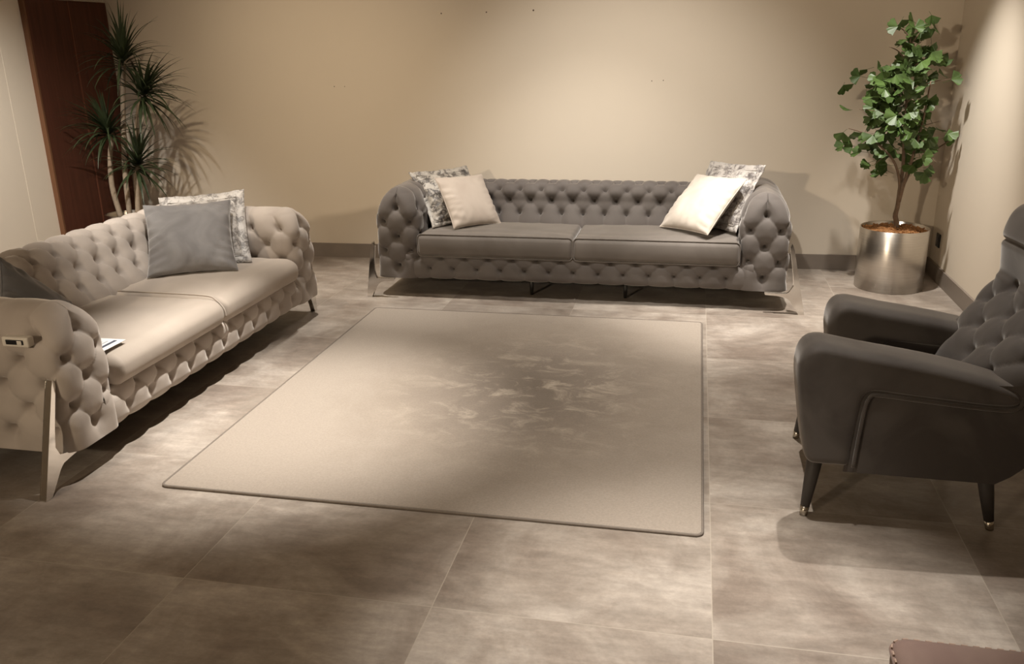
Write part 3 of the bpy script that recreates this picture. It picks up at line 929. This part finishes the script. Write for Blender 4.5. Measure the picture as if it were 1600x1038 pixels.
tk.tube(catmull([L3(1.30, .66, -.01), L3(1.34, .74, .03), L3(1.41, .82, .06), L3(1.50, .90, .05), L3(1.56, .95, .02)], 6), list(np.linspace(.009, .003, 25)), 8)
for (x0, z0, x1, z1, yy) in [(1.26, 1.18, 1.03, 1.32, .05), (1.262, 1.05, .97, 1.14, -.1), (1.25, 1.22, 1.49, 1.31, -.03), (1.24, 1.35, 1.42, 1.44, .08), (1.24, 1.40, 1.13, 1.50, .04), (1.27, .95, 1.5, 1.05, .12), (1.25, 1.15, 1.25, 1.2, -.22), (1.26, 1.0, 1.2, 1.05, -.24), (1.2, .84, 1.10, .80, -.08), (1.33, .9, 1.45, .82, -.1), (1.238, 1.5, 1.34, 1.62, 0), (1.236, 1.55, 1.13, 1.61, 0)]:
    tk.tube(catmull([L3(x0, z0), L3((x0 + x1) / 2, (z0 + z1) / 2 + .02, yy * .6), L3(x1, z1, yy)], 5), list(np.linspace(.005, .002, 11)), 6)
tk.build('trunk', M['bark'], tr, True)
def fan_leaf(mb, p, axis, nrm, s):
    axis = axis.normalized(); side = axis.cross(nrm).normalized(); n = side.cross(axis).normalized()
    vs = [p]; K = 12
    for k in range(K + 1):
        t = k / K * 2 - 1
        a = t * math.radians(64)
        r = s * (1 - .10 * t * t + .05 * math.cos(k * 2.4)) * (.78 if k == K // 2 else 1.)
        vs.append(p + axis * (math.cos(a) * r) + side * (math.sin(a) * r * 1.02) + n * (.22 * s * abs(t) - .10 * s + .05 * s * math.sin(5 * t)))
    mb.add(vs, [(0, k + 1, k + 2) for k in range(K)])
def canopy(mb, pet):
    zt = [1.63, 1.5, 1.4, 1.3, 1.2, 1.12, 1.0, .95, .87, .80, .74]
    lt = [1.13, 1.15, 1.10, 1.00, .94, .93, .97, .95, .98, 1.06, 1.14]
    rt = [1.35, 1.39, 1.42, 1.38, 1.40, 1.43, 1.44, 1.50, 1.47, 1.43, 1.40]
    wt = [.25, .6, .8, 1.0, 1.0, 1.05, 1.1, 1.1, .8, .45, .2]
    zz = np.array(zt[::-1])
    pos = []
    tries = 0
    while len(pos) < 245 and tries < 20000:
        tries += 1
        z = random.uniform(.74, 1.63)
        if random.random() > np.interp(z, zz, wt[::-1]) / 1.1: continue
        l = np.interp(z, zz, lt[::-1]); r = np.interp(z, zz, rt[::-1]); c = (l + r) / 2; h = (r - l) / 2
        t = random.gauss(0, .52)
        if abs(t) > 1: continue
        dy = random.uniform(-1, 1) * min(h, .24) * math.sqrt(1 - t * t)
        if z < .9 and abs(t) < .25: continue
        pos.append(Vector((c + t * h, PY + dy, z)))
    for (x, z) in [(1.116, 1.613), (1.22, 1.645), (1.335, 1.645), (1.358, 1.615), (.957, 1.327), (.905, 1.25), (1.0, 1.35), (.901, 1.136), (.904, .96), (.90, .90), (.955, .90), (1.40, 1.31), (1.45, 1.335), (1.516, 1.314), (1.589, .963), (1.55, .95), (1.49, 1.0), (1.05, .80), (1.07, .78), (1.12, .735), (1.39, .722), (1.46, .735), (1.30, .83), (1.22, .86), (1.44, .77), (1.45, 1.42), (1.455, 1.40)]:
        pos.append(Vector((x, PY + random.uniform(-.08, .08), z)))
    for p in pos:
        p.x = min(p.x, XR - .075)
        p = p - Vector((PX, PY, 0))
        out = Vector((p.x, p.y, 0)); out = out / (out.length + .05)
        axis = Vector((random.uniform(-1, 1), random.uniform(-.8, .5), random.uniform(-1.0, .55))) + out * .6
        nrm = Vector((random.uniform(-.8, .6), -1 + random.uniform(-.3, .9), random.uniform(.1, 1.2)))
        s = random.uniform(.052, .074)
        axis.normalize()
        fan_leaf(mb, p - axis * s * .5, axis, nrm, s)
        st = p - axis * s * .5
        mb.tube([st, st - axis * .03 + Vector((0, 0, -.008)) - out * .02], .0011, 4)
lv = MB(); pe = MB(); canopy(lv, pe)
lo = lv.build('foliage', M['ginkgo'], tr, False)
so = lo.modifiers.new('thick', 'SOLIDIFY'); so.thickness = .0012

# ------------------------------------------------------------------ left plant: cane plant in a pale metal pot
QX, QY = -4.075, 5.60
yu = thing('potted_cane_plant', 'tall dark green blade-leaved cane plant in a metal pot behind the pale sofa', 'potted plant', (QX, QY, 0))
MB().lathe([(.0001, .002), (.125, .002), (.15, .41), (.15, .418), (.142, .42), (.138, .412), (.136, .37), (.0001, .37)], 72).build('metal_pot', M['steel'], yu, True)
MB().lathe([(.137, .372), (.08, .385), (.0001, .39)], 40).build('soil', M['soil'], yu, True)
def Q3(x, z, y=0.): return Vector((x - QX, y, z))
def blade(mb, base, d, length, width, droop):
    d = d.normalized(); side = d.cross(Vector((0, 0, 1)))
    if side.length < .05: side = Vector((1, 0, 0))
    side.normalize()
    n = 9; p = base.copy(); vs = []; dd = d.copy()
    for i in range(n + 1):
        t = i / n
        w = width * (.55 + .9 * t if t < .35 else (1 - t) / .65 * .865 + .0) * .5 + .0006
        nrm = side.cross(dd).normalized()
        vs += [p - side * w + nrm * w * .35, p, p + side * w + nrm * w * .35]
        dd = (dd + Vector((0, 0, -droop / n * (.4 + 1.6 * t)))).normalized()
        p = p + dd * (length / n)
    fs = []
    for i in range(n):
        a = i * 3
        fs += [(a, a + 1, a + 4, a + 3), (a + 1, a + 2, a + 5, a + 4)]
    vs = [Vector((max(q_.x, XL + .045 - QX), q_.y, q_.z)) for q_ in vs]
    mb.add(vs, fs)
specs = [  # cane path, crown tilt direction, leaf count, length
    ([Q3(-4.05, .38), Q3(-4.035, .7), Q3(-3.98, 1.1), Q3(-3.925, 1.40), Q3(-3.90, 1.50)], Vector((.08, 0, 1)), 54, .36),
    ([Q3(-3.99, .38, .03), Q3(-3.965, .7, .03), Q3(-3.90, 1.02, .02), Q3(-3.83, 1.20), Q3(-3.79, 1.27)], Vector((.75, -.1, .7)), 54, .36),
    ([Q3(-4.10, .38, -.03), Q3(-4.12, .62, -.05), Q3(-4.09, .84, -.06), Q3(-4.05, .95, -.07), Q3(-4.055, 1.0, -.07)], Vector((-.25, -.3, .95)), 56, .35),
    ([Q3(-3.97, .38, -.02), Q3(-3.95, .55, -.02), Q3(-3.925, .70, -.03), Q3(-3.89, .78, -.04)], Vector((.35, -.15, .9)), 50, .33),
]
for path, tilt, nl, ll in specs:
    MB().tube(catmull(path[:], 6), list(np.linspace(.020, .015, (len(path) - 1) * 6 + 1)), 10).build('cane', M['cane'], yu, True)
    mb = MB()
    tilt = tilt.normalized()
    q = Vector((0, 0, 1)).rotation_difference(tilt)
    top = path[-1]; low = path[-2]
    nl = int(nl * 1.25)
    for i in range(nl):
        t = i / nl
        az = i * 2.399 + random.uniform(-.2, .2)
        el = math.radians(84 - 88 * t ** .9 + random.uniform(-8, 8))
        dloc = Vector((math.cos(az) * math.cos(el), math.sin(az) * math.cos(el), math.sin(el)))
        dr = q @ dloc
        base = top.lerp(low, min(1, t * 1.0)) + tilt * .03
        ln = ll * random.uniform(.8, 1.08)
        tip = base + dr * ln
        # keep clear of the walls
        wx = tip.x + QX; wy = tip.y + QY
        if wx < XL + .07: dr.x += .45 * (XL + .07 - wx) / ln * 2
        lim = yb(max(XL, wx)) - .05
        if wy > lim: dr.y -= (wy - lim) / ln * 1.3
        blade(mb, base, dr, ln, .029, random.uniform(.35, 1.0) + .5 * t)
    mb.build('leaf_crown', M['yucca'], yu, True)

# ------------------------------------------------------------------ light
def spot(name, loc, tgt, power, deg, blend=.6, rad=.04, col=(1., .945, .87)):
    l = bpy.data.lights.new(name, 'SPOT'); l.energy = power; l.spot_size = math.radians(deg); l.spot_blend = blend
    l.shadow_soft_size = rad; l.color = col
    o = bpy.data.objects.new(name, l); C.objects.link(o)
    o.location = loc
    o.rotation_euler = (Vector(tgt) - Vector(loc)).to_track_quat('-Z', 'Y').to_euler()
    return o
spot('spot_over_pale_sofa', (-1.65, 3.25, 2.85), (-1.72, 3.27, 0), 660, 46, 1., .02)
spot('spot_on_pale_sofa_back', (-2.1, 3.5, 2.85), (-2.8, 4.15, .55), 170, 40, 1., .02)
spot('spot_over_dark_sofa', (-.7, 4.95, 2.85), (-.7, 5.3, .3), 190, 75, 1., .02)
spot('spot_on_cream_pillow', (.50, 4.75, 2.85), (.42, 5.05, .2), 420, 44, 1., .02)
spot('spot_on_wall', (-.5, 3.7, 2.85), (-.45, 6.2, .5), 215, 62, 1.)
spot('spot_on_wall_left', (-2.6, 3.6, 2.85), (-2.9, 6.2, .5), 105, 72, 1., .04, (1., .80, .56))
spot('spot_centre', (.45, 3.35, 2.85), (.4, 3.4, 0), 190, 72, 1., .02)
spot('spot_left_of_dark_sofa', (-2.2, 5.0, 2.85), (-2.15, 5.15, 0), 210, 48, 1., .02)
spot('spot_near', (.1, 1.95, 2.85), (.08, 2.02, 0), 400, 42, 1.)
spot('spot_right_wall', (.72, 5.15, 2.85), (1.60, 5.6, .1), 290, 50, 1.)
spot('spot_left_wall', (-3.3, 3.2, 2.85), (-4.37, 4.6, .1), 400, 70, 1.)
spot('showroom_lamp', (-3.4, -2.6, 2.5), (-.2, 6, .6), 540, 50, 1., .12, (1., .82, .60))
al = bpy.data.lights.new('ambient_fill_area', 'AREA'); al.shape = 'RECTANGLE'; al.size = 4.5; al.size_y = 4.; al.energy = 18; al.color = (1., .80, .58)  # added soft fill to lift the ambient level, not an actual fixture
ao = bpy.data.objects.new('ambient_fill_area', al); C.objects.link(ao); ao.location = (-1.2, -1.2, 2.9)

w = bpy.data.worlds.new('world'); bpy.context.scene.world = w; w.use_nodes = True
w.node_tree.nodes['Background'].inputs['Color'].default_value = (1, .85, .68, 1)
w.node_tree.nodes['Background'].inputs['Strength'].default_value = .05

vs = bpy.context.scene.view_settings
vs.view_transform = 'Standard'; vs.look = 'None'; vs.gamma = 1.; vs.use_curve_mapping = False
vs.exposure = .25
